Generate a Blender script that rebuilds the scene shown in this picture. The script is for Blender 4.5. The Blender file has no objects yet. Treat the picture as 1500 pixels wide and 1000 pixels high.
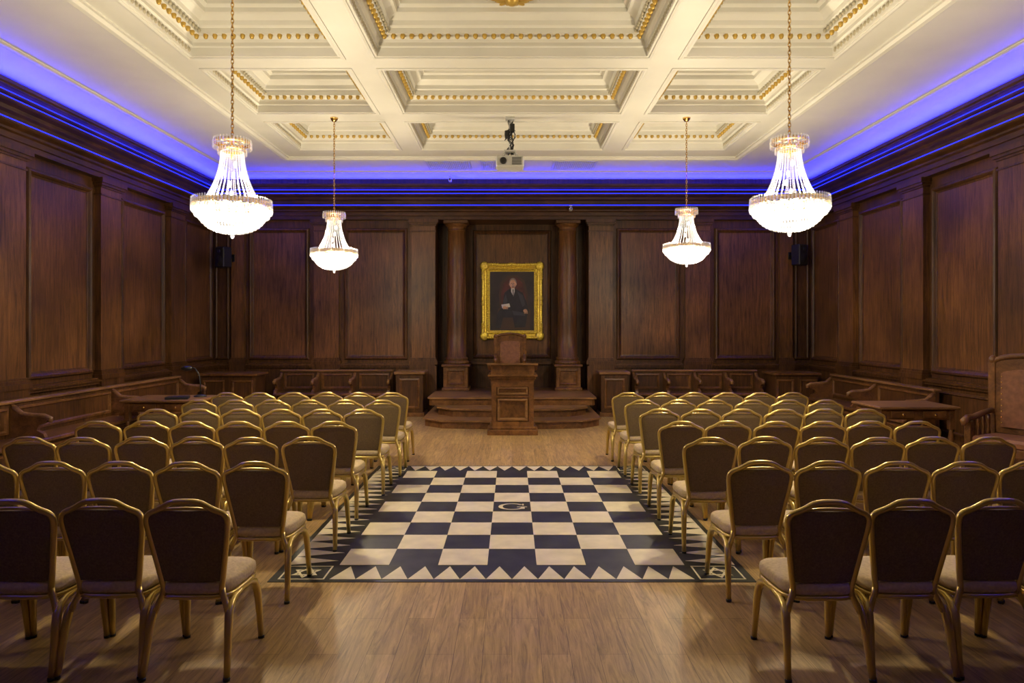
import bpy, math, random
from mathutils import Vector, Matrix
random.seed(7)
pi=math.pi
HC=4.93; HW=6.35; YB=14.5; YF=-2.0; REC=15.1

# ------------------------------------------------------------------ materials
def new_mat(name):
    m=bpy.data.materials.new(name); m.use_nodes=True
    nt=m.node_tree; b=nt.nodes['Principled BSDF']
    return m,nt,b
def simple(name,col,rough=.5,metal=0.,nscale=0,namt=.15,bump=0.,scale3=(1,1,1),spec=None):
    m,nt,b=new_mat(name)
    b.inputs['Base Color'].default_value=(*col,1); b.inputs['Roughness'].default_value=rough
    b.inputs['Metallic'].default_value=metal
    if spec is not None: b.inputs['Specular IOR Level'].default_value=spec
    if nscale:
        tc=nt.nodes.new('ShaderNodeTexCoord'); mp=nt.nodes.new('ShaderNodeMapping')
        mp.inputs['Scale'].default_value=scale3
        nt.links.new(tc.outputs['Object'],mp.inputs['Vector'])
        n=nt.nodes.new('ShaderNodeTexNoise'); n.inputs['Scale'].default_value=nscale; n.inputs['Detail'].default_value=6
        nt.links.new(mp.outputs[0],n.inputs['Vector'])
        r=nt.nodes.new('ShaderNodeValToRGB')
        r.color_ramp.elements[0].position=.3; r.color_ramp.elements[1].position=.7
        r.color_ramp.elements[0].color=(*[c*(1-namt) for c in col],1)
        r.color_ramp.elements[1].color=(*[min(1,c*(1+namt)) for c in col],1)
        nt.links.new(n.outputs['Fac'],r.inputs[0]); nt.links.new(r.outputs[0],b.inputs['Base Color'])
        if bump:
            bp=nt.nodes.new('ShaderNodeBump'); bp.inputs['Strength'].default_value=bump; bp.inputs['Distance'].default_value=.01
            nt.links.new(n.outputs['Fac'],bp.inputs['Height']); nt.links.new(bp.outputs[0],b.inputs['Normal'])
    return m
def emis(name,col,s,sampling=None):
    m=bpy.data.materials.new(name); m.use_nodes=True; nt=m.node_tree
    nt.nodes.remove(nt.nodes['Principled BSDF'])
    e=nt.nodes.new('ShaderNodeEmission'); e.inputs[0].default_value=(*col,1); e.inputs[1].default_value=s
    nt.links.new(e.outputs[0],nt.nodes['Material Output'].inputs[0])
    if sampling: m.cycles.emission_sampling=sampling
    return m
def wood(name,c0,c1,rough=.35,sc=(9,9,.7),big=1.0,spec=.5):
    m,nt,b=new_mat(name)
    tc=nt.nodes.new('ShaderNodeTexCoord'); mp=nt.nodes.new('ShaderNodeMapping'); mp.inputs['Scale'].default_value=sc
    nt.links.new(tc.outputs['Object'],mp.inputs['Vector'])
    n=nt.nodes.new('ShaderNodeTexNoise'); n.inputs['Scale'].default_value=2.4; n.inputs['Detail'].default_value=12; n.inputs['Roughness'].default_value=.78; n.inputs['Distortion'].default_value=.6
    nt.links.new(mp.outputs[0],n.inputs['Vector'])
    r=nt.nodes.new('ShaderNodeValToRGB'); r.color_ramp.elements[0].position=.36; r.color_ramp.elements[1].position=.65
    r.color_ramp.elements[0].color=(*c0,1); r.color_ramp.elements[1].color=(*c1,1)
    nt.links.new(n.outputs['Fac'],r.inputs[0])
    n2=nt.nodes.new('ShaderNodeTexNoise'); n2.inputs['Scale'].default_value=big; n2.inputs['Detail'].default_value=2
    nt.links.new(tc.outputs['Object'],n2.inputs['Vector'])
    mr=nt.nodes.new('ShaderNodeMapRange'); mr.inputs[1].default_value=.3; mr.inputs[2].default_value=.7; mr.inputs[3].default_value=.62; mr.inputs[4].default_value=1.32
    nt.links.new(n2.outputs['Fac'],mr.inputs[0])
    mx=nt.nodes.new('ShaderNodeVectorMath'); mx.operation='SCALE'
    nt.links.new(r.outputs[0],mx.inputs[0]); nt.links.new(mr.outputs[0],mx.inputs['Scale'])
    nt.links.new(mx.outputs[0],b.inputs['Base Color'])
    b.inputs['Roughness'].default_value=rough; b.inputs['Specular IOR Level'].default_value=spec
    bp=nt.nodes.new('ShaderNodeBump'); bp.inputs['Strength'].default_value=.12; bp.inputs['Distance'].default_value=.004
    nt.links.new(n.outputs['Fac'],bp.inputs['Height']); nt.links.new(bp.outputs[0],b.inputs['Normal'])
    return m
def floor_mat():
    m,nt,b=new_mat('oak_laminate')
    tc=nt.nodes.new('ShaderNodeTexCoord'); mp=nt.nodes.new('ShaderNodeMapping'); mp.inputs['Rotation'].default_value=(0,0,pi/2)
    nt.links.new(tc.outputs['Object'],mp.inputs['Vector'])
    br=nt.nodes.new('ShaderNodeTexBrick'); br.offset=.37
    br.inputs['Scale'].default_value=1; br.inputs['Brick Width'].default_value=1.25; br.inputs['Row Height'].default_value=.16
    br.inputs['Mortar Size'].default_value=.0016; br.inputs['Mortar Smooth'].default_value=.3
    br.inputs['Color1'].default_value=(.34,.212,.070,1); br.inputs['Color2'].default_value=(.43,.278,.100,1); br.inputs['Mortar'].default_value=(.15,.09,.03,1)
    nt.links.new(mp.outputs[0],br.inputs['Vector'])
    mp2=nt.nodes.new('ShaderNodeMapping'); mp2.inputs['Scale'].default_value=(16,1.3,1)
    nt.links.new(tc.outputs['Object'],mp2.inputs['Vector'])
    n=nt.nodes.new('ShaderNodeTexNoise'); n.inputs['Scale'].default_value=1.6; n.inputs['Detail'].default_value=10; n.inputs['Roughness'].default_value=.7; n.inputs['Distortion'].default_value=1.6
    nt.links.new(mp2.outputs[0],n.inputs['Vector'])
    mr=nt.nodes.new('ShaderNodeMapRange'); mr.inputs[1].default_value=.34; mr.inputs[2].default_value=.66; mr.inputs[3].default_value=.50; mr.inputs[4].default_value=1.2
    nt.links.new(n.outputs['Fac'],mr.inputs[0])
    mx=nt.nodes.new('ShaderNodeVectorMath'); mx.operation='SCALE'
    nt.links.new(br.outputs['Color'],mx.inputs[0]); nt.links.new(mr.outputs[0],mx.inputs['Scale'])
    nt.links.new(mx.outputs[0],b.inputs['Base Color'])
    b.inputs['Roughness'].default_value=.46; b.inputs['Specular IOR Level'].default_value=.32
    return m
M={}
M['wood']=wood('dark_oak',(.024,.0092,.0026),(.125,.053,.0150),.42,spec=.33)
M['panel']=wood('oak_panel',(.046,.0185,.0048),(.205,.092,.0265),.40,spec=.38)
M['woodm']=wood('oak_furniture',(.060,.024,.0065),(.22,.098,.030),.33,sc=(3,3,3),spec=.4)
M['tread']=wood('oak_tread',(.12,.058,.020),(.30,.155,.060),.35,sc=(1.2,6,6),spec=.4)
M['woodh']=wood('oak_cornice',(.022,.008,.0026),(.085,.034,.010),.42,sc=(1.5,1.5,9),spec=.35)
M['floor']=floor_mat()
M['white']=simple('cream_plaster',(.65,.64,.59),.6,nscale=2,namt=.04)
M['plgold']=simple('gilded_plaster',(.50,.33,.07),.4,.4)
M['plorn']=simple('stone_plaster_ornament',(.42,.38,.28),.6)
M['gold']=simple('gold_lacquer',(.58,.43,.13),.28,.7)
M['brass']=simple('polished_brass',(.80,.52,.16),.22,1)
M['seat']=simple('beige_fabric',(.48,.37,.20),.9,nscale=60,namt=.15,bump=.2)
M['back']=simple('taupe_fabric',(.150,.102,.044),.85,nscale=90,namt=.25,bump=.2)
M['dark']=simple('black_stone_tile',(.024,.025,.022),.45,nscale=5,namt=.5,spec=.25)
M['cream']=simple('cream_stone_tile',(.58,.51,.33),.45,nscale=6,namt=.12,spec=.3)
M['black']=simple('black_plastic',(.01,.01,.01),.4)
M['plastic']=simple('white_plastic',(.48,.48,.46),.4)
M['leather']=simple('brown_leather',(.19,.08,.038),.38,nscale=20,namt=.25,bump=.2)
M['led']=emis('blue_led',(.010,.018,1.0),5)
M['ledtop']=emis('blue_led_uplight',(.010,.012,1.0),100)
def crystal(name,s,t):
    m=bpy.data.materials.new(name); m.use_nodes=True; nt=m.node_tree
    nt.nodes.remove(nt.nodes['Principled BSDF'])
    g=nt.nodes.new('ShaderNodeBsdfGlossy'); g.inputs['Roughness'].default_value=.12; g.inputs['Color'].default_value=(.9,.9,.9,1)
    e=nt.nodes.new('ShaderNodeEmission'); e.inputs[0].default_value=(1,.94,.84,1); e.inputs[1].default_value=s  # glow added to the crystal itself, imitating bulb light caught in it
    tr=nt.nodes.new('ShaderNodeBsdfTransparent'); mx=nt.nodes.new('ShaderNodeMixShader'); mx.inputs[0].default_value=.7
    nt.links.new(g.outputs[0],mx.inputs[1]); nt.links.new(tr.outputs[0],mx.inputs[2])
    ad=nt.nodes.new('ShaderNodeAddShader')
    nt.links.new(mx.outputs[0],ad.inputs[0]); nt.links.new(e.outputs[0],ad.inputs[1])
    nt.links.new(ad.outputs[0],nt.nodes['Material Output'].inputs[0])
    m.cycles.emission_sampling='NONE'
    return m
M['crys']=crystal('glow_crystal',.26,.5)
M['crysb']=crystal('bowl_glow_crystal',.36,.5)
M['crysc']=crystal('faint_glow_crystal',.10,.5)  # not purely clear: faint added glow for the rim prisms
M['bulb']=emis('bulb_glass',(1,.9,.7),14,'NONE')

# ------------------------------------------------------------------ mesh builder
class MB:
    def __init__(s): s.v=[]; s.f=[]; s.m=[]; s.s=[]; s.mats=[]
    def mi(s,k):
        if k not in s.mats: s.mats.append(k)
        return s.mats.index(k)
    def add(s,vs,fs,mat,smooth=False):
        o=len(s.v); s.v.extend([tuple(v) for v in vs]); i=s.mi(mat)
        for f in fs: s.f.append([o+a for a in f]); s.m.append(i); s.s.append(smooth)
    def box(s,x0,x1,y0,y1,z0,z1,mat,mp=None):
        c=[(x,y,z) for z in (z0,z1) for y in (y0,y1) for x in (x0,x1)]
        if mp: c=[mp(*p) for p in c]
        s.add(c,[(0,2,3,1),(4,5,7,6),(0,1,5,4),(2,6,7,3),(0,4,6,2),(1,3,7,5)],mat)
    def bbox(s,x0,x1,y0,y1,z0,z1,mat,b=.01,M4=None):
        vs=[];idx={}
        X=(x0,x1);Y=(y0,y1);Z=(z0,z1)
        for i in (0,1):
            for j in (0,1):
                for k in (0,1):
                    sx=b if i==0 else -b; sy=b if j==0 else -b; sz=b if k==0 else -b
                    idx[i,j,k,0]=len(vs); vs.append((X[i],Y[j]+sy,Z[k]+sz))
                    idx[i,j,k,1]=len(vs); vs.append((X[i]+sx,Y[j],Z[k]+sz))
                    idx[i,j,k,2]=len(vs); vs.append((X[i]+sx,Y[j]+sy,Z[k]))
        fs=[]
        for i in (0,1):
            fs.append([idx[i,0,0,0],idx[i,1,0,0],idx[i,1,1,0],idx[i,0,1,0]])
            fs.append([idx[0,i,0,1],idx[1,i,0,1],idx[1,i,1,1],idx[0,i,1,1]])
            fs.append([idx[0,0,i,2],idx[1,0,i,2],idx[1,1,i,2],idx[0,1,i,2]])
        for i in (0,1):
            for j in (0,1):
                fs.append([idx[i,j,0,0],idx[i,j,1,0],idx[i,j,1,1],idx[i,j,0,1]])
                fs.append([idx[i,0,j,0],idx[i,1,j,0],idx[i,1,j,2],idx[i,0,j,2]])
                fs.append([idx[0,i,j,1],idx[1,i,j,1],idx[1,i,j,2],idx[0,i,j,2]])
                for k in (0,1): fs.append([idx[i,j,k,0],idx[i,j,k,1],idx[i,j,k,2]])
        if M4: vs=[M4@Vector(p) for p in vs]
        s.add(vs,fs,mat)
    def ring(s,mp,u0,v0,u1,v1,prof,mat,closed=False,skip=()):
        vs=[]
        for (d,h) in prof:
            for (u,v) in ((u0+d,v0+d),(u1-d,v0+d),(u1-d,v1-d),(u0+d,v1-d)): vs.append(mp(u,v,h))
        fs=[]; n=len(prof)
        for i in range(n if closed else n-1):
            j=(i+1)%n
            for k in range(4):
                if k in skip: continue
                l=(k+1)%4; fs.append((i*4+k,i*4+l,j*4+l,j*4+k))
        s.add(vs,fs,mat)
    def lathe(s,prof,c,mat,n=24,smooth=True,cap=True):
        vs=[];fs=[]
        for (r,z) in prof:
            for i in range(n):
                a=2*pi*i/n; vs.append((c[0]+r*math.cos(a),c[1]+r*math.sin(a),c[2]+z))
        for j in range(len(prof)-1):
            for i in range(n):
                k=(i+1)%n; fs.append((j*n+i,j*n+k,(j+1)*n+k,(j+1)*n+i))
        s.add(vs,fs,mat,smooth)
        if cap:
            o=len(s.v)-len(vs)
            for j in (0,len(prof)-1):
                if prof[j][0]>1e-4:
                    s.f.append([o+j*n+i for i in range(n)]); s.m.append(s.mi(mat)); s.s.append(False)
    def tube(s,pts,r,mat,n=8,closed=False,smooth=True,sx=1.,rot=0.):
        P=[Vector(p) for p in pts]; N=len(P)
        R=r if isinstance(r,(list,tuple)) else [r]*N
        T=[]
        for i in range(N):
            if closed: t=P[(i+1)%N]-P[i-1]
            else: t=P[min(i+1,N-1)]-P[max(i-1,0)]
            T.append(t.normalized())
        ref=Vector((0,0,1)) if abs(T[0].z)<.9 else Vector((1,0,0))
        u=(ref-T[0]*ref.dot(T[0])).normalized(); vs=[];fs=[]
        for i in range(N):
            u=(u-T[i]*u.dot(T[i])).normalized(); w=T[i].cross(u)
            for k in range(n):
                a=2*pi*k/n+rot; vs.append(P[i]+(u*math.cos(a)*sx+w*math.sin(a))*R[i])
        for i in range(N if closed else N-1):
            j=(i+1)%N
            for k in range(n):
                l=(k+1)%n; fs.append((i*n+k,i*n+l,j*n+l,j*n+k))
        if not closed: fs.append(list(range(n))); fs.append([(N-1)*n+k for k in range(n)])
        s.add(vs,fs,mat,smooth)
    def ell(s,c,r,mat,nu=10,nv=6,smooth=True,M4=None):
        vs=[];fs=[]
        for j in range(nv+1):
            t=pi*j/nv
            for i in range(nu):
                a=2*pi*i/nu; p=Vector((r[0]*math.sin(t)*math.cos(a),r[1]*math.sin(t)*math.sin(a),r[2]*math.cos(t)))
                if M4: p=M4@p
                vs.append((c[0]+p.x,c[1]+p.y,c[2]+p.z))
        for j in range(nv):
            for i in range(nu):
                k=(i+1)%nu; fs.append((j*nu+i,j*nu+k,(j+1)*nu+k,(j+1)*nu+i))
        s.add(vs,fs,mat,smooth)
    def octa(s,c,r,h,mat):
        x,y,z=c
        s.add([(x+r,y,z),(x,y+r,z),(x-r,y,z),(x,y-r,z),(x,y,z+h),(x,y,z-h)],[(0,1,4),(1,2,4),(2,3,4),(3,0,4),(1,0,5),(2,1,5),(3,2,5),(0,3,5)],mat)
    def prism(s,poly,mp,h0,h1,mat):
        n=len(poly); vs=[mp(u,v,h0) for u,v in poly]+[mp(u,v,h1) for u,v in poly]
        fs=[list(range(n)),[n+i for i in range(n)]]+[(i,(i+1)%n,n+(i+1)%n,n+i) for i in range(n)]
        s.add(vs,fs,mat)
    def mesh(s,name):
        me=bpy.data.meshes.new(name); me.from_pydata(s.v,[],s.f)
        for k in s.mats: me.materials.append(M[k])
        me.polygons.foreach_set('material_index',s.m); me.polygons.foreach_set('use_smooth',s.s)
        me.update(); 
        import bmesh
        bm=bmesh.new(); bm.from_mesh(me); bmesh.ops.recalc_face_normals(bm,faces=bm.faces); bm.to_mesh(me); bm.free()
        return me
    def obj(s,name,loc=(0,0,0),rz=0,sc=1):
        return place(s.mesh(name),name,loc,rz,sc)
def place(me,name,loc=(0,0,0),rz=0,sc=1,parent=None):
    o=bpy.data.objects.new(name,me); bpy.context.scene.collection.objects.link(o)
    o.location=loc; o.rotation_euler=(0,0,rz); o.scale=(sc,sc,sc)
    if parent: o.parent=parent
    return o
ID=lambda u,v,n:(u,v,n)
L=lambda u,v,n:(-HW+n,u,v)
R=lambda u,v,n:(HW-n,u,v)
B=lambda u,v,n:(u,YB-n,v)
F=lambda u,v,n:(u,YF+n,v)

# ------------------------------------------------------------------ floor
mb=MB(); mb.box(-HW-.2,HW+.2,YF-.2,REC+.2,-.2,0,'floor'); mb.obj('floor')

# ------------------------------------------------------------------ checkered floor
mb=MB(); S=.371; y0=5.14; hw=3.5*S; y1=y0+9*S
bx=.425; bf=.335
mb.box(-hw-bx,hw+bx,y0-bf,y1+bf,0,.004,'dark')
for i in range(7):
    for j in range(9):
        if (i+j)%2==0:
            x=-hw+i*S; y=y0+j*S
            mb.box(x,x+S,y,y+S,.004,.006,'cream')
def tri(a,b,c): mb.prism([a,b,c],ID,.004,.006,'cream')
ln=.045
n=14; w=2*hw/n
for i in range(n):
    x=-hw+i*w
    tri((x,y0-bf+ln),(x+w,y0-bf+ln),(x+w/2,y0-.03)); tri((x,y1+bf-ln),(x+w,y1+bf-ln),(x+w/2,y1+.03))
n=18; w=9*S/n
for i in range(n):
    y=y0+i*w
    for sg in (-1,1): tri((sg*(hw+bx-ln),y),(sg*(hw+bx-ln),y+w),(sg*(hw+.03),y+w/2))
for sx in (-1,1):
    for cy in (y0-bf/2+.01,y1+bf/2-.01):
        cx=sx*(hw+bx/2-.01)
        hx=.165;hy=.135
        mb.ring(ID,cx-hx,cy-hy,cx+hx,cy+hy,[(0,.004),(0,.006),(.012,.006),(.012,.004)],'cream')
        for q in (0,1):
            p=[(cx+.11*math.sin(2*pi*k/3+q*pi),cy+.11*math.cos(2*pi*k/3+q*pi)) for k in range(3)]
            pi_=[(cx+.075*math.sin(2*pi*k/3+q*pi),cy+.075*math.cos(2*pi*k/3+q*pi)) for k in range(3)]
            for k in range(3):
                l=(k+1)%3; mb.prism([p[k],p[l],pi_[l],pi_[k]],ID,.004,.0065+q*.0004,'cream')
# letter G
gy=y0+4.5*S; out=[];inn=[]
for k in range(25):
    a=math.radians(38+k*(300-0)/24)
    th=.020+.022*abs(math.cos(a))
    out.append((.135*math.cos(a),gy+.115*math.sin(a))); inn.append(((.135-th)*math.cos(a),gy+(.115-.016)*math.sin(a)))
for k in range(24): mb.prism([out[k],out[k+1],inn[k+1],inn[k]],ID,.004,.0062,'cream')
mb.box(.09,.125,gy-.085,gy-.01,.004,.0063,'cream'); mb.box(.05,.15,gy-.02,gy-.006,.004,.0064,'cream'); mb.box(.103,.118,gy+.04,gy+.10,.004,.0063,'cream')
mb.obj('checkered_floor_mosaic')

# ------------------------------------------------------------------ ceiling
mb=MB()
ZR=5.45
mb.box(-HW-.2,HW+.2,YF-.2,REC+.2,ZR-.005,ZR+.15,'white')
xs=[(-3.72,-2.02),(-1.57,1.57),(2.02,3.72)]
ys=[(-.6,1.0),(1.5,3.2),(3.7,6.0),(6.45,7.92),(8.35,10.0),(10.5,12.04)]
zt=ZR+.01
yy=[YF-.2]+[a for t in ys for a in t]+[YB+.2]
for i in range(0,len(yy),2): mb.box(-HW-.2,HW+.2,yy[i],yy[i+1],HC,zt,'white')
xx=[-HW-.2]+[a for t in xs for a in t]+[HW+.2]
for (a,b) in ys:
    for i in range(0,len(xx),2): mb.box(xx[i],xx[i+1],a,b,HC,zt,'white')
prof=[(.0,HC+.002),(.004,HC+.002),(.006,5.03),(.03,5.04),(.03,5.08),(.045,5.11),(.08,5.135),(.14,5.14),(.14,5.20),(.17,5.22),(.18,5.27),(.25,5.31),(.28,5.32),(.28,5.37),(.33,5.39),(.33,ZR)]
for (a,b) in ys:
    for (c,d) in xs:
        mb.ring(ID,c,a,d,b,prof,'white')
        mb.ring(ID,c-.075,a-.075,d+.075,b+.075,[(0,HC+.01),(0,HC-.012),(.025,HC-.018),(.05,HC-.012),(.05,HC+.01)],'white')
        if a>3 and b-a>1.2: mb.ring(ID,c+.5,a+.48,d-.5,b-.48,[(0,ZR),(0,ZR-.03),(.03,ZR-.04),(.05,ZR-.03),(.05,ZR)],'white')
        def egg(x,y):
            mb.ell((x,y,5.125),(.030,.030,.042),'plgold',6,4)
        i0=.11; sp=.104
        nx=int((d-c-2*i0)/sp); ny=int((b-a-2*i0)/sp)
        if a>3:
            for k in range(nx+1):
                x=c+i0+(d-c-2*i0)*k/nx
                egg(x,a+i0); egg(x,b-i0)
            for k in range(1,ny):
                y=a+i0+(b-a-2*i0)*k/ny
                egg(c+i0,y); egg(d-i0,y)
            m_=int((b-a)/.075)
            for k in range(m_):
                y=a+.04+(b-a-.08)*(k+.5)/m_
                mb.ell((c+.006,y,4.985),(.014,.032,.03),'plorn',6,4); mb.ell((d-.006,y,4.985),(.014,.032,.03),'plorn',6,4)
                mb.ell((c+.16,y,5.17),(.02,.026,.024),'plorn',6,4); mb.ell((d-.16,y,5.17),(.02,.026,.024),'plorn',6,4)
mb.ring(ID,-4.25,-1.1,4.25,12.72,[(0,HC+.01),(0,HC-.03),(.03,HC-.05),(.08,HC-.045),(.11,HC-.02),(.14,HC-.02),(.14,HC+.01)],'white')
mb.ring(ID,-5.68,-1.4,5.68,13.85,[(0,HC+.01),(0,HC-.018),(.03,HC-.024),(.07,HC-.02),(.10,HC-.01),(.10,HC+.01)],'white')
mb.obj('ceiling')
# gilded rosette
mb=MB()
for k in range(16):
    a=2*pi*k/16; r=.2 if k%2 else .27
    Mx=Matrix.Rotation(a,4,'Z')
    mb.ell((r*.55*math.cos(a),r*.55*math.sin(a),-.03),(r*.5,.045,.035),'plgold',8,5,M4=Mx)
mb.ell((0,0,-.05),(.08,.08,.07),'plgold',12,6)
mb.lathe([(.33,0),(.33,-.015),(.30,-.025),(.28,-.01),(.28,0)],(0,0,0),'white',32,cap=False)
mb.obj('ceiling_rosette',(0,7.50,ZR-.01))
# vents
mb=MB()
mb.ring(ID,-.42,-.36,.42,.36,[(0,0),(0,-.02),(.03,-.02),(.03,0)],'plastic')
mb.box(-.4,.4,-.34,.34,-.004,0,'black')
for k in range(22):
    x=-.385+k*.77/21; mb.box(x-.010,x+.010,-.34,.34,-.014,-.006,'plastic')
for k in range(8):
    y=-.32+k*.64/7; mb.box(-.4,.4,y-.012,y+.012,-.016,-.006,'plastic')
me=mb.mesh('ceiling_vent')
for x in (-1.22,-.18,1.2): place(me,'ceiling_vent',(x,13.22,HC))

# ------------------------------------------------------------------ walls
PT=3.88;PBm=1.10
bol=[(0,0),(0,.03),(.012,.05),(.04,.06),(.06,.045),(.075,.02),(.10,.012),(.10,0)]
def panel(mb,mp,u0,u1,v0=PBm,v1=PT):
    mb.ring(mp,u0,v0,u1,v1,bol,'wood')
    mb.prism([(u0+.1,v0+.1),(u1-.1,v0+.1),(u1-.1,v1-.1),(u0+.1,v1-.1)],mp,.001,.008,'panel')
def bx3(mb,mp,u0,u1,v0,v1,n0,n1,mat): mb.box(u0,u1,v0,v1,n0,n1,mat,mp=mp)
def pilaster(mb,mp,u0,u1,d=.10):
    bx3(mb,mp,u0,u1,1.0,4.06,0,d,'panel')
    for (e,a,b) in ((.05,1.0,1.07),(.035,1.07,1.11),(.02,1.11,1.14),(.015,3.80,3.825),(.02,3.92,3.95),(.045,3.95,3.99),(.065,3.99,4.06)):
        bx3(mb,mp,u0-e,u1+e,a,b,0,d+e,'wood')
    bx3(mb,mp,u0-.03,u1+.03,0,.97,0,d+.03,'wood')
def dado(mb,mp,u0,u1):
    bx3(mb,mp,u0,u1,0,.93,0,.05,'wood')
    bx3(mb,mp,u0,u1,0,.18,0,.075,'wood')
    bx3(mb,mp,u0,u1,.93,.97,0,.10,'wood'); bx3(mb,mp,u0,u1,.97,1.0,0,.13,'wood'); bx3(mb,mp,u0,u1,1.0,1.025,0,.09,'wood')
for nm,mp,s in (('wall_left',L,-1),('wall_right',R,1)):
    mb=MB()
    x0,x1=(-HW-.2,-HW) if s<0 else (HW,HW+.2)
    mb.box(x0,x1,YF-.2,REC+.2,0,HC,'wood')
    dado(mb,mp,YF,YB)
    ps=[10.38-2.14*5+2.14*k for k in range(0,7)]
    for p in ps: pilaster(mb,mp,p,p+.54)
    for i in range(len(ps)-1): panel(mb,mp,ps[i]+.54+.11,ps[i+1]-.11)
    panel(mb,mp,ps[-1]+.65,YB-.12)
    for i in range(len(ps)-1): mb.ring(mp,ps[i]+.66,.25,ps[i+1]-.12,.86,[(0,.05),(0,.065),(.03,.075),(.05,.05)],'wood')
    mb.obj(nm)
# back wall
mb=MB()
for s in (-1,1):
    a,b=sorted((s*(HW+.2),s*1.62))
    mb.box(a,b,YB,REC+.2,0,HC,'wood')
    mp=(lambda u,v,n,s=s:(s*u,YB-n,v))
    dado(mb,mp,1.62,HW)
    pilaster(mb,mp,1.62,2.12,.10); pilaster(mb,mp,3.66,4.18); pilaster(mb,mp,5.66,5.92)
    panel(mb,mp,2.22,3.56); panel(mb,mp,4.30,5.58)
    mb.ring(mp,5.98,PBm,6.3,PT,bol[:5],'wood')
mb.box(-1.62,1.62,REC,REC+.2,0,HC,'wood')
mb.box(-1.62,1.62,YB,REC,4.05,HC,'wood')
mb.box(-1.62,1.62,14.30,REC,0,.45,'woodm')
mp=lambda u,v,n:(u,REC-n,v)
panel(mb,mp,-.86,.86,1.1,3.92)
for s in (-1,1):
    a,b=sorted((s*1.02,s*1.3)); bx3(mb,mp,a,b,.9,4.05,0,.05,'wood')
bx3(mb,mp,-1.62,1.62,.97,1.03,0,.1,'wood')
mb.obj('wall_back')
mb=MB()
mb.box(-HW-.2,HW+.2,YF-.2,YF,0,HC,'wood'); dado(mb,F,-HW,HW)
for k in range(6): panel(mb,F,-6.1+k*2.05,-6.1+k*2.05+1.8)
mb.obj('wall_front')

# cornice (wood) all round
cp=[(0,4.05),(.13,4.05),(.13,4.12),(.15,4.13),(.15,4.2),(.18,4.22),(.18,4.25),(.23,4.28),(.25,4.30),(.25,4.325),(.13,4.325),(.12,4.34),(.12,4.44),
    (.16,4.47),(.18,4.51),(.26,4.53),(.28,4.545),(.28,4.565),(.22,4.565),(.22,4.60),(.25,4.615),(.27,4.625),(.27,4.64),(.24,4.64),(.24,4.66),(.30,4.685),(.34,4.72),(.34,4.765),(.32,4.765),(.32,4.69),(0,4.69)]
mb=MB(); mb.ring(ID,-HW,YF,HW,YB,cp,'woodh')
mb.obj('trim_1')
mb=MB()
for (d,z) in ((.245,4.326),(.275,4.566),(.265,4.641)):
    mb.ring(ID,-HW,YF,HW,YB,[(d-.018,z),(d-.018,z+.012),(d,z+.012),(d,z)],'led',True,skip=(0,))
mb.ring(ID,-HW,YF,HW,YB,[(.13,4.76),(.19,4.70),(.185,4.695),(.125,4.755)],'ledtop',True,skip=(0,))
mb.obj('led_strip_light')

# ------------------------------------------------------------------ columns
mb=MB()
mb.bbox(-.29,.29,-.29,.29,0,.06,'woodm',.008); mb.bbox(-.26,.26,-.26,.26,.06,.50,'woodm',.008)
mb.ring(lambda u,v,n:(u,-.26-n,v),-.19,.12,.19,.44,[(0,0),(0,.012),(.02,.02),(.04,0)],'woodm')
mb.bbox(-.30,.30,-.30,.30,.50,.55,'woodm',.01)
mb.lathe([(.27,.55),(.275,.58),(.27,.61),(.235,.62),(.235,.64),(.25,.66),(.235,.69),(.212,.70),(.21,1.2),(.206,2.0),(.196,2.8),(.184,3.38),(.2,3.385),(.2,3.40),(.184,3.405),(.184,3.46),(.2,3.47),(.235,3.52),(.24,3.53)],(0,0,0),'panel',40)
mb.bbox(-.26,.26,-.26,.26,3.53,3.60,'wood',.01)
me=mb.mesh('wooden_column')
for s in (-1,1): place(me,'wooden_column',(s*1.19,14.66,.45))

# ------------------------------------------------------------------ steps / dais
mb=MB()
def tier(hw,yf,z0,z1,ch,bulge):
    yb=14.29
    p=[(-hw,yb),(-hw,yf+ch)]
    p+= [(-hw+ch,yf)] + [( -hw+ch+(2*hw-2*ch)*k/8, yf-bulge*math.sin(pi*k/8)) for k in range(1,8)] + [(hw-ch,yf),(hw,yf+ch),(hw,yb)]
    mb.prism(p,ID,z0,z1-.03,'woodm')
    c=.03
    q=[(x*(1+c/hw),y-(c if y<14.2 else 0)) for x,y in p]
    mb.prism(q,ID,z1-.03,z1,'tread')
tier(1.58,12.05,0,.15,.35,.10); tier(1.38,12.5,.15,.30,.3,.1); tier(1.58,13.0,.30,.45,.05,.0)
mb.obj('dais_steps')

# ------------------------------------------------------------------ lectern
mb=MB()
mb.bbox(-.42,.42,-.30,.30,0,.09,'woodm',.008); mb.bbox(-.39,.39,-.27,.27,.09,.14,'woodm',.01)
mb.bbox(-.35,.35,-.24,.24,.14,.92,'woodm',.005)
fm=lambda u,v,n:(u,-.24-n,v)
for s in (-1,1):
    a,b=sorted((s*.35,s*.27)); mb.box(a,b,-.262,-.24,.14,.92,'woodm')
mb.box(-.27,.27,-.262,-.24,.14,.22,'woodm'); mb.box(-.27,.27,-.262,-.24,.80,.92,'woodm'); mb.box(-.27,.27,-.262,-.24,.62,.66,'woodm')
mb.ring(fm,-.25,.24,.25,.60,[(0,.0),(0,.03),(.025,.035),(.045,.005)],'tread')
mb.ring(fm,-.25,.67,.25,.79,[(0,.0),(0,.03),(.02,.03),(.03,.005)],'tread')
for (e,a,b) in ((.01,.90,.93),(.035,.93,.97),(.06,.97,1.0)): mb.bbox(-.35-e,.35+e,-.26-e,.26+e,a,b,'woodm',.006)
mb.prism([(y,z) for y,z in [(-.28,1.0),(.26,1.0),(.26,1.05),(-.28,1.17)]],lambda u,v,n:(n,u,v),-.36,.36,'woodm')
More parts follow.
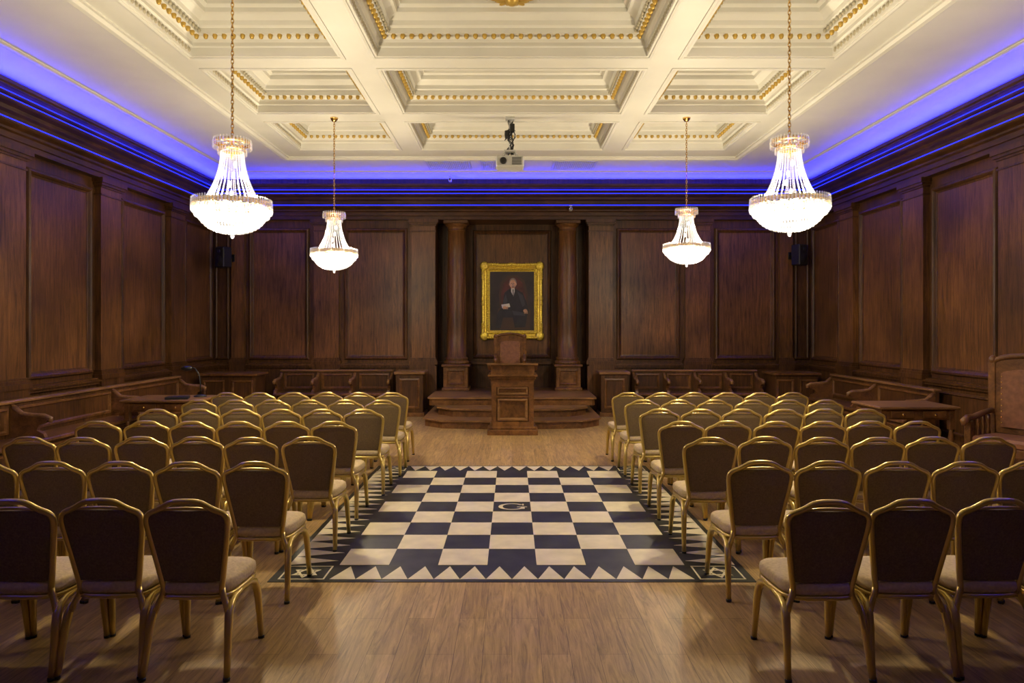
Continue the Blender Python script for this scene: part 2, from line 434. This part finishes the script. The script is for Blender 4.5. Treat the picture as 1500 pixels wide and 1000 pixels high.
mb.prism([(-.33,1.165),(.30,1.035),(.30,1.06),(-.33,1.195)],lambda u,v,n:(n,u,v),-.42,.42,'tread')
mb.obj('lectern',(0.01,11.58,0))

# ------------------------------------------------------------------ throne chair
def throne(name,loc,rz,sc=1,H=1.2,ah=.06):
    mb=MB()
    for s in (-1,1):
        mb.bbox(s*.27-.03,s*.27+.03,.20,.26,0,.66,'woodm',.006)
        mb.bbox(s*.29-.035,s*.29+.035,-.28,-.22,0,H-.04,'woodm',.006)
        mb.ell((s*.29,-.25,H-.02),(.04,.04,.05),'woodm')
        mb.tube([(s*.285,-.24,.74),(s*.285,-.05,.72),(s*.28,.12,.69),(s*.275,.24,.69),(s*.275,.31,.66),(s*.275,.31,.62)],[.026,.028,.03,.034,.034,.02],'woodm',10)
        mb.bbox(s*.28-.015,s*.28+.015,-.22,.20,.14,.18,'woodm',.003)
        for k in range(4): mb.lathe([(.012,.45),(.018,.52),(.01,.58),(.018,.64),(.012,.70)],(s*.28,-.15+k*.09,0),'woodm',8)
    mb.bbox(-.28,.28,-.25,.25,.36,.44,'woodm',.008); mb.bbox(-.25,.25,-.2,.25,.43,.52,'leather',.025)
    mb.bbox(-.26,.26,.21,.24,.14,.18,'woodm',.004)
    mp=lambda u,v,n:(u,-.25-n,v)
    arch=[(-.26,.52)]+[(-.26*math.cos(pi*k/12),H-.06+ah*math.sin(pi*k/12)) for k in range(13)]+[(.26,.52)]
    mb.prism(arch,mp,-.02,.02,'woodm')
    ar2=[(-.2,.58)]+[(-.2*math.cos(pi*k/12),H-.16+ah*.9*math.sin(pi*k/12)) for k in range(13)]+[(.2,.58)]
    mb.prism(ar2,mp,-.045,.03,'leather')
    edge=[(-.28*math.cos(pi*k/14),-.25,H-.05+(ah+.02)*math.sin(pi*k/14)) for k in range(15)]
    mb.tube(edge,.028,'woodm',8)
    for k in range(9):
        for s in (-1,1):
            mb.ell((s*.19,-.285,.62+k*(H-.80)/8),(.008,.006,.008),'brass',6,4); mb.ell((s*.19,-.203,.62+k*(H-.80)/8),(.008,.006,.008),'brass',6,4)
    return mb.obj(name,loc,rz,sc)
throne('throne_chair',(-.04,13.75,.452),pi,1.03,1.13)
throne('throne_chair',(5.46,7.45,0),pi*.66,1.14,1.26)

# ------------------------------------------------------------------ benches
def bench(name,length,loc,rz,arms):
    mb=MB(); l=length/2
    mb.bbox(-l,l,.20,.26,0,.86,'wood',.008); mb.bbox(-l,l,.17,.29,.86,.90,'tread',.01)
    mb.bbox(-l,l,-.26,.20,.40,.45,'woodm',.012); mb.box(-l,l,-.18,.18,0,.40,'wood')
    n=max(1,arms-1); st=length/n
    for i in range(n):
        mb.ring(lambda u,v,n_:(u,.20-n_,v),-l+i*st+.08,.50,-l+(i+1)*st-.08,.82,[(0,0),(0,.02),(.03,.025),(.05,.0)],'woodm')
        mb.ring(lambda u,v,n_:(u,-.18-n_,v),-l+i*st+.08,.06,-l+(i+1)*st-.08,.36,[(0,0),(0,.012),(.03,.016),(.05,.0)],'woodm')
    for i in range(arms):
        x=-l+.03+(length-.06)*i/max(1,arms-1)
        poly=[(.2,0),(-.22,0),(-.22,.45),(-.2,.50),(-.12,.54),(-.14,.60),(-.22,.63),(-.25,.67),(-.22,.70),(.0,.70),(.12,.74),(.18,.84),(.2,.86)]
        mb.prism(poly,lambda u,v,n_:(n_,u,v),x-.028,x+.028,'woodm')
        mb.tube([(x,.18,.82),(x,.08,.735),(x,-.05,.715),(x,-.2,.71),(x,-.27,.68),(x,-.26,.64)],.034,'tread',8)
    return mb.obj(name,loc,rz)
bench('wooden_bench',2.35,(-3.65,14.02,0),0,4)
bench('wooden_bench',2.6,(3.8,14.02,0),0,5)
bench('wooden_bench',8.4,(-5.88,8.3,0),pi/2,5)
bench('wooden_bench',3.2,(5.88,11.4,0),-pi/2,3)
mb=MB()
mb.bbox(-.3,.3,-.28,.28,0,.08,'woodm',.006); mb.bbox(-.27,.27,-.25,.25,.08,.84,'wood',.006)
mb.ring(lambda u,v,n:(u,-.25-n,v),-.2,.16,.2,.76,[(0,0),(0,.015),(.03,.02),(.05,0)],'woodm')
mb.bbox(-.31,.31,-.29,.29,.84,.90,'tread',.01)
me=mb.mesh('wooden_pedestal')
for s in (-1,1): place(me,'wooden_pedestal',(s*2.05,13.9,0))

# ------------------------------------------------------------------ tables
def table(name,w,d,h,loc,rz=0,solid=True):
    mb=MB(); a=w/2;b=d/2
    mb.bbox(-a,a,-b,b,h-.035,h,'tread',.01)
    mb.box(-a+.05,a-.05,-b+.05,b-.05,h-.17,h-.035,'woodm')
    for i in (-1,1):
        mb.bbox(i*w*.2-w*.14,i*w*.2+w*.14,-b+.03,-b+.05,h-.15,h-.06,'woodm',.004)
        mb.ell((i*w*.2,-b+.02,h-.105),(.018,.018,.018),'brass',8,5)
    for i in (-1,1):
        for j in (-1,1):
            x=i*(a-.08);y=j*(b-.08)
            mb.bbox(x-.035,x+.035,y-.035,y+.035,h-.3,h-.035,'woodm',.004)
            mb.lathe([(.03,h-.3),(.022,h-.33),(.034,h-.42),(.026,.2),(.02,.14),(.034,.1),(.034,0)],(x,y,0),'woodm',12)
        mb.bbox(i*(a-.08)-.02,i*(a-.08)+.02,-b+.08,b-.08,.12,.17,'woodm',.004)
    mb.bbox(-a+.08,a-.08,-.02,.02,.12,.17,'woodm',.004)
    return mb.obj(name,loc,rz)
table('wooden_table',1.12,.75,.76,(-4.98,10.0,0))
table('wooden_table',1.05,.75,.76,(5.28,9.2,0))
def cabinet(loc,w):
    mb=MB(); a=w/2
    mb.bbox(-a,a,-.3,.3,0,.08,'wood',.006); mb.bbox(-a+.03,a-.03,-.28,.28,.08,.84,'wood',.006); mb.bbox(-a-.02,a+.02,-.33,.33,.84,.89,'woodm',.01)
    for i in (-1,1): mb.ring(lambda u,v,n:(u,-.28-n,v),i*a*.5-a*.38,.16,i*a*.5+a*.38,.76,[(0,0),(0,.015),(.03,.02),(.05,0)],'woodm')
    mb.obj('writing_desk',loc)
cabinet((-5.5,13.5,0),1.1); cabinet((5.6,13.7,0),.9)
mb=MB()
mb.lathe([(.09,0),(.09,.015),(.05,.03),(.012,.035)],(0,0,0),'black',20)
mb.tube([(0,0,.03),(0,0,.2),(-.02,0,.33),(-.08,0,.42),(-.16,0,.44)],.009,'black',8)
Mx=Matrix.Rotation(-.9,4,'Y')
mb.ell((-.2,0,.42),(.09,.055,.04),'black',14,8)
mb.obj('desk_lamp',(-4.62,10.12,.76))
mb=MB()
mb.bbox(-.15,.15,-.11,.11,0,.035,'black',.006); mb.box(-.14,.145,-.105,.105,.006,.03,'plastic'); mb.bbox(-.15,.15,-.11,.11,.03,.036,'black',.002)
mb.obj('closed_book',(-4.80,9.80,.76),.3)

# ------------------------------------------------------------------ portrait
mb=MB()
W=1.34;Hh=1.66
pm=lambda u,v,n:(u,-n,v)
mb.ring(pm,-W/2,-Hh/2,W/2,Hh/2,[(0,0),(0,.05),(.02,.075),(.05,.08),(.07,.055),(.10,.045),(.13,.06),(.15,.055),(.165,.03),(.175,.03),(.185,.02)],'frame')
M['frame']=simple('gilt_frame',(.95,.60,.08),.34,.6,nscale=40,namt=.4,bump=.6)
M['canvas']=simple('painted_canvas_dark',(.022,.014,.012),.5,nscale=4,namt=.6)
M['suit']=simple('painted_suit',(.010,.010,.014),.5,nscale=6,namt=.5)
M['skin']=simple('painted_skin',(.55,.30,.18),.5,nscale=14,namt=.3)
M['hair']=simple('painted_hair',(.20,.17,.15),.5)
M['shirt']=simple('painted_shirt',(.6,.57,.50),.5)
M['redch']=simple('painted_red_chair',(.08,.016,.012),.5,nscale=6,namt=.5)
M['fold']=simple('painted_fold',(.035,.033,.045),.5)
M['paint_wood']=simple('painted_wood',(.05,.022,.01),.5)
random.seed(3)
def leaf(u,v,ru,rv,a=0,h=.06): mb.ell((u,-h,v),(ru,.03,rv),'frame',8,6,M4=Matrix.Rotation(a,4,'Y'))
for su in (-1,1):
    for sv in (-1,1):
        cx=su*(W/2-.06);cy=sv*(Hh/2-.06)
        leaf(cx,cy,.1,.1); 
        for k in range(5):
            leaf(cx-su*(.08+.05*k),cy+sv*.035,.05,.028,su*sv*.6); leaf(cx+su*.035,cy-sv*(.08+.05*k),.028,.05,su*sv*.6)
    leaf(0+su*.06,Hh/2-.03,.08,.04,su*.4); leaf(su*.06,-Hh/2+.03,.08,.04,-su*.4); leaf(su*(W/2-.03),.05,.04,.08); leaf(su*(W/2-.03),-.05,.04,.08)
for k in range(26):
    t=-1+2*k/25
    for s in (-1,1):
        leaf(t*(W/2-.2),s*(Hh/2-.13),.018,.018,0,.055)
        leaf(s*(W/2-.13),t*(Hh/2-.2),.018,.018,0,.055)
mb.box(-W/2+.17,W/2-.17,-.02,0,-Hh/2+.17,Hh/2-.17,'canvas')
lay=[.021]
def pp(poly,mat):
    cw=W-.36; ch=Hh-.36
    lay[0]+=.0004
    mb.prism([(a*cw,(b-.5)*ch) for a,b in poly],pm,.0195,lay[0],mat)
def el(cx,cy,ra,rb,mat,n=20): pp([(cx+ra*math.cos(2*pi*k/n),cy+rb*math.sin(2*pi*k/n)) for k in range(n)],mat)
pp([(-.26,.3),(-.3,.6),(-.25,.82),(-.1,.93),(.12,.94),(.28,.85),(.36,.62),(.36,.25)],'paint_wood')
pp([(-.22,.3),(-.25,.6),(-.2,.79),(-.07,.89),(.1,.9),(.24,.81),(.31,.6),(.31,.25)],'redch')
pp([(-.34,.30),(-.30,.38),(.36,.40),(.42,.34),(.40,.02),(-.28,.02)],'paint_wood')
pp([(-.20,.50),(-.17,.64),(-.07,.70),(0,.715),(.1,.70),(.24,.64),(.33,.48),(.38,.34),(.34,.24),(.30,.06),(.06,.05),(.02,.22),(-.20,.22),(-.26,.04),(-.36,.05),(-.33,.3),(-.24,.38)],'suit')
pp([(.12,.66),(.24,.6),(.3,.44),(.24,.40),(.18,.52)],'fold'); pp([(-.14,.62),(-.1,.5),(-.17,.40),(-.2,.5)],'fold'); pp([(.0,.34),(.28,.30),(.30,.25),(.04,.26)],'fold')
pp([(-.02,.72),(.06,.72),(.06,.66),(.03,.58),(-.02,.66)],'shirt'); pp([(.012,.70),(.035,.70),(.035,.6),(.022,.57)],'suit')
el(.02,.805,.085,.088,'hair'); el(.018,.79,.070,.078,'skin'); el(-.055,.785,.012,.02,'skin',8); el(.092,.785,.012,.02,'skin',8)
for a in (-.008,.042): el(a,.80,.012,.006,'suit',8)
pp([(.01,.80),(.024,.80),(.03,.768),(.008,.768)],'hair'); pp([(-.01,.758),(.05,.758),(.045,.745),(-.005,.745)],'hair'); el(.02,.735,.02,.005,'redch',8)
pp([(-.24,.44),(-.06,.46),(-.04,.40),(-.22,.375)],'shirt'); 
el(-.16,.39,.05,.025,'skin'); 
for k in range(4): pp([(-.20+.03*k,.405),(-.18+.03*k,.41),(-.178+.03*k,.365),(-.198+.03*k,.36)],'skin')
el(.30,.335,.045,.03,'skin')
for k in range(4): pp([(.27+.022*k,.335),(.285+.022*k,.335),(.288+.022*k,.285),(.274+.022*k,.285)],'skin')
mb.obj('portrait_painting',(0,REC-.02,2.36))

# ------------------------------------------------------------------ wall speakers, cameras, projector
mb=MB()
mb.bbox(-.15,.15,-.13,.13,-.25,.25,'black',.02)
mb.lathe([(.0,.02),(.09,.02),(.11,0),(.12,.0),(.12,-.01)],(0,0,0),'black',20)
o=len(mb.v)-100
for i in range(100):
    x,y,z=mb.v[o+i]; mb.v[o+i]=(x,-.13-z,y-.08)
mb.ell((0,-.14,.14),(.045,.02,.045),'black')
mb.tube([(0,.12,0),(0,.3,.02)],.02,'black'); mb.bbox(-.06,.06,.28,.30,-.08,.1,'black',.005)
me=mb.mesh('wall_speaker')
place(me,'wall_speaker',(-5.98,14.15,3.23),-.45,.85); place(me,'wall_speaker',(5.96,14.15,3.28),.45,.85)
def cctv(loc):
    mb=MB(); mb.lathe([(.035,0),(.035,.02),(.015,.025)],(0,0,0),'plastic',14); mb.tube([(0,0,0),(0,-.03,-.04)],.012,'plastic')
    mb.bbox(-.03,.03,-.12,.03,-.1,-.04,'plastic',.01); mb.ell((0,-.12,-.07),(.02,.01,.02),'black')
    mb.obj('security_camera',loc)
cctv((-1.27,14.06,4.875)); cctv((1.22,14.22,4.30))
mb=MB()
mb.bbox(-.07,.07,-.07,.07,-.03,0,'plastic',.006); mb.tube([(0,0,-.02),(0,0,-.52)],.022,'plastic',10)
mb.bbox(-.09,.09,-.09,.09,-.53,-.50,'plastic',.005)
for i in (-1,1):
    for j in (-1,1): mb.tube([(i*.07,j*.07,-.51),(i*.12,j*.10,-.60)],.008,'plastic',6)
mb.bbox(-.21,.21,-.15,.15,-.76,-.60,'plastic',.02)
mb.lathe([(.05,0),(.05,.03),(.04,.035),(.0,.03)],(0,0,0),'black',16)
k=16*4
for i in range(len(mb.v)-k,len(mb.v)):
    x,y,z=mb.v[i]; mb.v[i]=(x-.1,-.15-z,y-.68)
for i in range(9): mb.box(.03,.17,-.153,-.149,-.735+i*.013,-.729+i*.013,'black')
mb.bbox(-.08,-.02,-.05,.04,-.30,-.20,'black',.008); mb.bbox(.0,.07,-.06,.02,-.22,-.10,'black',.008)
for q in range(7):
    pts=[(random.uniform(-.06,.06),random.uniform(-.05,.05),-.05-.5*k/7) for k in range(8)]
    mb.tube(pts,.007,'black',6)
for q in range(3):
    a=random.uniform(0,6); pts=[(.08*math.cos(a+k*.8),.04*math.sin(a+k*.8),-.26+.08*math.sin(k*.9+q)) for k in range(8)]
    mb.tube(pts,.006,'black',6)
mb.obj('ceiling_projector',(-.03,10.25,HC))

# ------------------------------------------------------------------ banquet chair
def chair_mesh():
    mb=MB()
    def interp(t,z):
        for i in range(len(t)-1):
            if z<=t[i+1][0]:
                k=(z-t[i][0])/(t[i+1][0]-t[i][0]); return t[i][1]+k*(t[i+1][1]-t[i][1])
        return t[-1][1]
    lean=lambda z:-.165-.095*((z-.42)/.5)**1.15 if z>.42 else -.165
    pts=[(.150,.40),(.153,.45),(.165,.52),(.178,.60),(.191,.68),(.202,.75),(.2065,.79),(.206,.815),(.200,.833),(.187,.846),(.168,.855),(.145,.864),(.122,.876),(.10,.890),(.082,.900),(.062,.906),(.035,.909)]
    full=[(x,lean(z),z) for x,z in pts]+[(0,lean(.91),.910)]+[(-x,lean(z),z) for x,z in reversed(pts)]
    mb.tube(full,.0155,'gold',8,sx=1.0)
    mb.tube([(.135,lean(.86),.862),(.10,lean(.865),.866),(.06,lean(.868),.870),(0,lean(.87),.872),(-.06,lean(.868),.870),(-.10,lean(.865),.866),(-.135,lean(.86),.862)],.009,'gold',6)
    rows=[.475,.49,.53,.58,.64,.70,.75,.79,.815,.833,.845,.852,.860]
    W_=[(z,x-.010) for x,z in pts if z>.44]
    W_=[(.44,.142)]+W_
    nu=10; fr=[];bk=[]
    for z in rows:
        w=interp(W_,z)
        for i in range(nu+1):
            u=-1+2*i/nu; ex=(1-abs(u)**4)*(1 if .5<z<.84 else .45)
            fr.append((u*w,lean(z)+.008+.028*ex,z)); bk.append((u*w,lean(z)-.006-.012*ex,z))
    def gridf(n,m): return [(j*(n+1)+i,j*(n+1)+i+1,(j+1)*(n+1)+i+1,(j+1)*(n+1)+i) for j in range(m) for i in range(n)]
    m=len(rows)-1
    mb.add(fr,gridf(nu,m),'seat',True); mb.add(bk,gridf(nu,m),'back',True)
    rim=[i for i in range(nu+1)]+[j*(nu+1)+nu for j in range(1,m+1)]+[m*(nu+1)+i for i in range(nu-1,-1,-1)]+[j*(nu+1) for j in range(m-1,0,-1)]
    n=len(rim); vs=[fr[i] for i in rim]+[bk[i] for i in rim]
    mb.add(vs,[(i,(i+1)%n,n+(i+1)%n,n+i) for i in range(n)],'back')
    def plan(s,z):
        o=[]
        for k in range(32):
            a=2*pi*k/32; c=math.cos(a);d=math.sin(a); e=.45
            x=abs(c)**e*(1 if c>0 else -1); y=abs(d)**e*(1 if d>0 else -1)
            wx=.205+.012*y
            o.append((x*wx*s,.018+y*.205*s,z))
        return o
    lay=[plan(.95,.405),plan(1.0,.415),plan(1.02,.435),plan(1.0,.460),plan(.93,.474),plan(.6,.482),plan(.15,.484)]
    vs=[p for l in lay for p in l]; fs=[]
    for j in range(len(lay)-1):
        for k in range(32): fs.append((j*32+k,j*32+(k+1)%32,(j+1)*32+(k+1)%32,(j+1)*32+k))
    fs.append(list(range(32))); fs.append([6*32+k for k in range(32)])
    mb.add(vs,fs,'seat',True)
    pl=plan(.96,.392); mb.tube(pl,.014,'gold',6,closed=True)
    for s in (-1,1):
        pts=[(s*.214,-.262,0),(s*.209,-.235,.12),(s*.203,-.212,.24),(s*.198,-.192,.31),(s*.194,-.160,.352),(s*.192,-.11,.372),(s*.192,0,.378),(s*.194,.10,.372),(s*.197,.155,.352),(s*.200,.186,.31),(s*.204,.200,.24),(s*.209,.212,.12),(s*.214,.222,0)]
        mb.tube(pts,[.017,.019,.022,.023,.022,.018,.017,.018,.022,.023,.022,.019,.017],'gold',8)
        mb.tube([(s*.150,-.165,.46),(s*.158,-.168,.40),(s*.175,-.175,.36),(s*.195,-.19,.31)],[.015,.016,.018,.018],'gold',8)
        mb.lathe([(.018,0),(.019,.012),(.018,.018)],(s*.214,-.262,0),'black',8); mb.lathe([(.018,0),(.019,.012),(.018,.018)],(s*.214,.222,0),'black',8)
    mb.tube([(-.15,-.165,.43),(.15,-.165,.43)],.009,'gold',6)
    return mb.mesh('banquet_chair')
cm=chair_mesh()
random.seed(11)
yb=[3.47,4.45,5.43,6.35,7.28,8.2,9.1]
offL=[-1.665,-1.675,-1.63,-1.66,-1.585,-1.56,-1.60]; offR=[1.61,1.63,1.58,1.58,1.58,1.57,1.55]
for r in range(7):
    sp=.446 if r<3 else .440
    for s,off in ((-1,offL[r]),(1,offR[r])):
        for k in range(6):
            x=off+s*k*sp
            y=yb[r]+.262+random.uniform(-.02,.02)
            place(cm,'banquet_chair',(x,y,0),random.uniform(-.012,.012))

# ------------------------------------------------------------------ chandeliers
def chandelier_mesh():
    mb=MB()
    zt=-1.40
    mb.lathe([(.0,-.06),(.03,-.055),(.06,-.02),(.065,0)],(0,0,0),'brass',20)
    z=-.055;k=0
    while z>zt:
        pts=[]
        for i in range(8):
            a=2*pi*i/8; u=.013*math.cos(a); w=.026*math.sin(a)
            pts.append((u,0,z-.02+w) if k%2 else (0,u,z-.02+w))
        mb.tube(pts,.0045,'brass',5,closed=True); z-=.037;k+=1
    mb.lathe([(.0,zt+.02),(.02,zt),(.03,zt-.03),(.012,zt-.06),(.012,zt-.2)],(0,0,0),'brass',14)
    mb.lathe([(.165,zt-.035),(.172,zt-.03),(.172,zt-.065),(.165,zt-.06)],(0,0,0),'brass',32,cap=False)
    mb.lathe([(.12,zt-.105),(.127,zt-.10),(.127,zt-.125),(.12,zt-.12)],(0,0,0),'brass',32,cap=False)
    for i in range(6):
        a=2*pi*i/6; mb.tube([(0,0,zt-.04),(.168*math.cos(a),.168*math.sin(a),zt-.05)],.005,'brass',5)
        mb.tube([(0,0,zt-.1),(.124*math.cos(a),.124*math.sin(a),zt-.11)],.005,'brass',5)
    def prisms(r,z,n,l,w,mat):
        for i in range(n):
            a=2*pi*i/n
            Mx=Matrix.Translation((r*math.cos(a),r*math.sin(a),z))@Matrix.Rotation(a+pi/2,4,'Z')
            vs=[(-w,0,0),(w,0,0),(w,0,-l*.8),(0,0,-l),(-w,0,-l*.8),(0,-.008,-.01),(0,-.008,-l*.85)]
            mb.add([Mx@Vector(p) for p in vs],[(0,5,6,4),(5,1,2,6),(4,6,3),(6,2,3),(0,1,5),(0,4,3,2,1)],mat)
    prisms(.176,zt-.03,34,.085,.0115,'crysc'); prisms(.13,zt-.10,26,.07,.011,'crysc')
    for i in range(34):
        a=2*pi*i/34; mb.octa((.172*math.cos(a),.172*math.sin(a),zt-.02),.008,.010,'crysc')
    zA=zt-.14; zB=-2.02
    for i in range(28):
        a=2*pi*i/28
        for k in range(26):
            t=k/25; r=.105+.02*t+.155*t**2.1; z=zA+(zB-zA)*t
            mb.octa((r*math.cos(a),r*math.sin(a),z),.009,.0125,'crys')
    mb.lathe([(.355,-2.0),(.365,-1.99),(.365,-2.035),(.355,-2.03)],(0,0,0),'brass',40,cap=False)
    mb.lathe([(.27,-1.995),(.278,-1.99),(.278,-2.01),(.27,-2.01)],(0,0,0),'brass',36,cap=False)
    for i in range(8):
        a=2*pi*i/8; mb.tube([(.0,0,-2.0),(.36*math.cos(a),.36*math.sin(a),-2.01)],.006,'brass',5)
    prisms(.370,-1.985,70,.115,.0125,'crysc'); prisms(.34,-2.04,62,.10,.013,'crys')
    for i in range(70):
        a=2*pi*i/70; mb.octa((.368*math.cos(a),.368*math.sin(a),-1.975),.009,.012,'crysc')
    rings=12
    for k in range(rings):
        t=k/(rings-1); r=.325*math.cos(t*pi/2*.96); z=-2.07-.20*math.sin(t*pi/2)
        n=max(3,int(2*pi*r/.029))
        for i in range(n):
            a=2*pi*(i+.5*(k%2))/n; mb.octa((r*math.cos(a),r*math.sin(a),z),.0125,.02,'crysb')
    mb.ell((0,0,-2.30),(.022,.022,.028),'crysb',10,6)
    for i in range(8):
        a=2*pi*i/8
        mb.ell((.2*math.cos(a),.2*math.sin(a),-2.07),(.028,.028,.045),'bulb',10,6)
        mb.ell((.09*math.cos(a+.4),.09*math.sin(a+.4),-2.12),(.025,.025,.04),'bulb',10,6)
    for k in range(4):
        mb.ell((.03*math.cos(k*1.6),.03*math.sin(k*1.6),-1.65-.09*k),(.016,.016,.03),'bulb',8,5)
    me=mb.mesh('crystal_chandelier')
    for v in me.vertices: v.co.x*=.93; v.co.y*=.93
    return me
ch=chandelier_mesh()
for (x,y,dz) in ((-2.56,6.25,0),(2.54,6.25,.02),(-2.67,10.25,0),(2.62,10.25,.09)):
    o=place(ch,'crystal_chandelier',(x,y,HC))
    if dz: o.scale=(1,1,(2.31-dz)/2.31)
    for nm,z,p,rad in (('bulb_cluster',-2.06,345,.10),('bulb_cluster_upper',-1.8,35,.05)):
        l=bpy.data.lights.new(nm,'POINT'); l.energy=p; l.color=(1,.84,.57); l.shadow_soft_size=rad
        lo=bpy.data.objects.new(nm,l); bpy.context.scene.collection.objects.link(lo); lo.parent=o; lo.location=(0,0,z)

# ------------------------------------------------------------------ world, camera
w=bpy.data.worlds.new('room_ambient'); bpy.context.scene.world=w; w.use_nodes=True
w.node_tree.nodes['Background'].inputs[0].default_value=(.02,.018,.015,1)
cam=bpy.data.cameras.new('camera'); cam.sensor_width=36; cam.lens=24; cam.shift_y=-22/1500
co=bpy.data.objects.new('camera',cam); bpy.context.scene.collection.objects.link(co)
co.location=(0,0,1.8); co.rotation_euler=(pi/2,0,0)
bpy.context.scene.camera=co
vs=bpy.context.scene.view_settings; vs.view_transform='Standard'; vs.look='None'; vs.exposure=0; vs.gamma=1
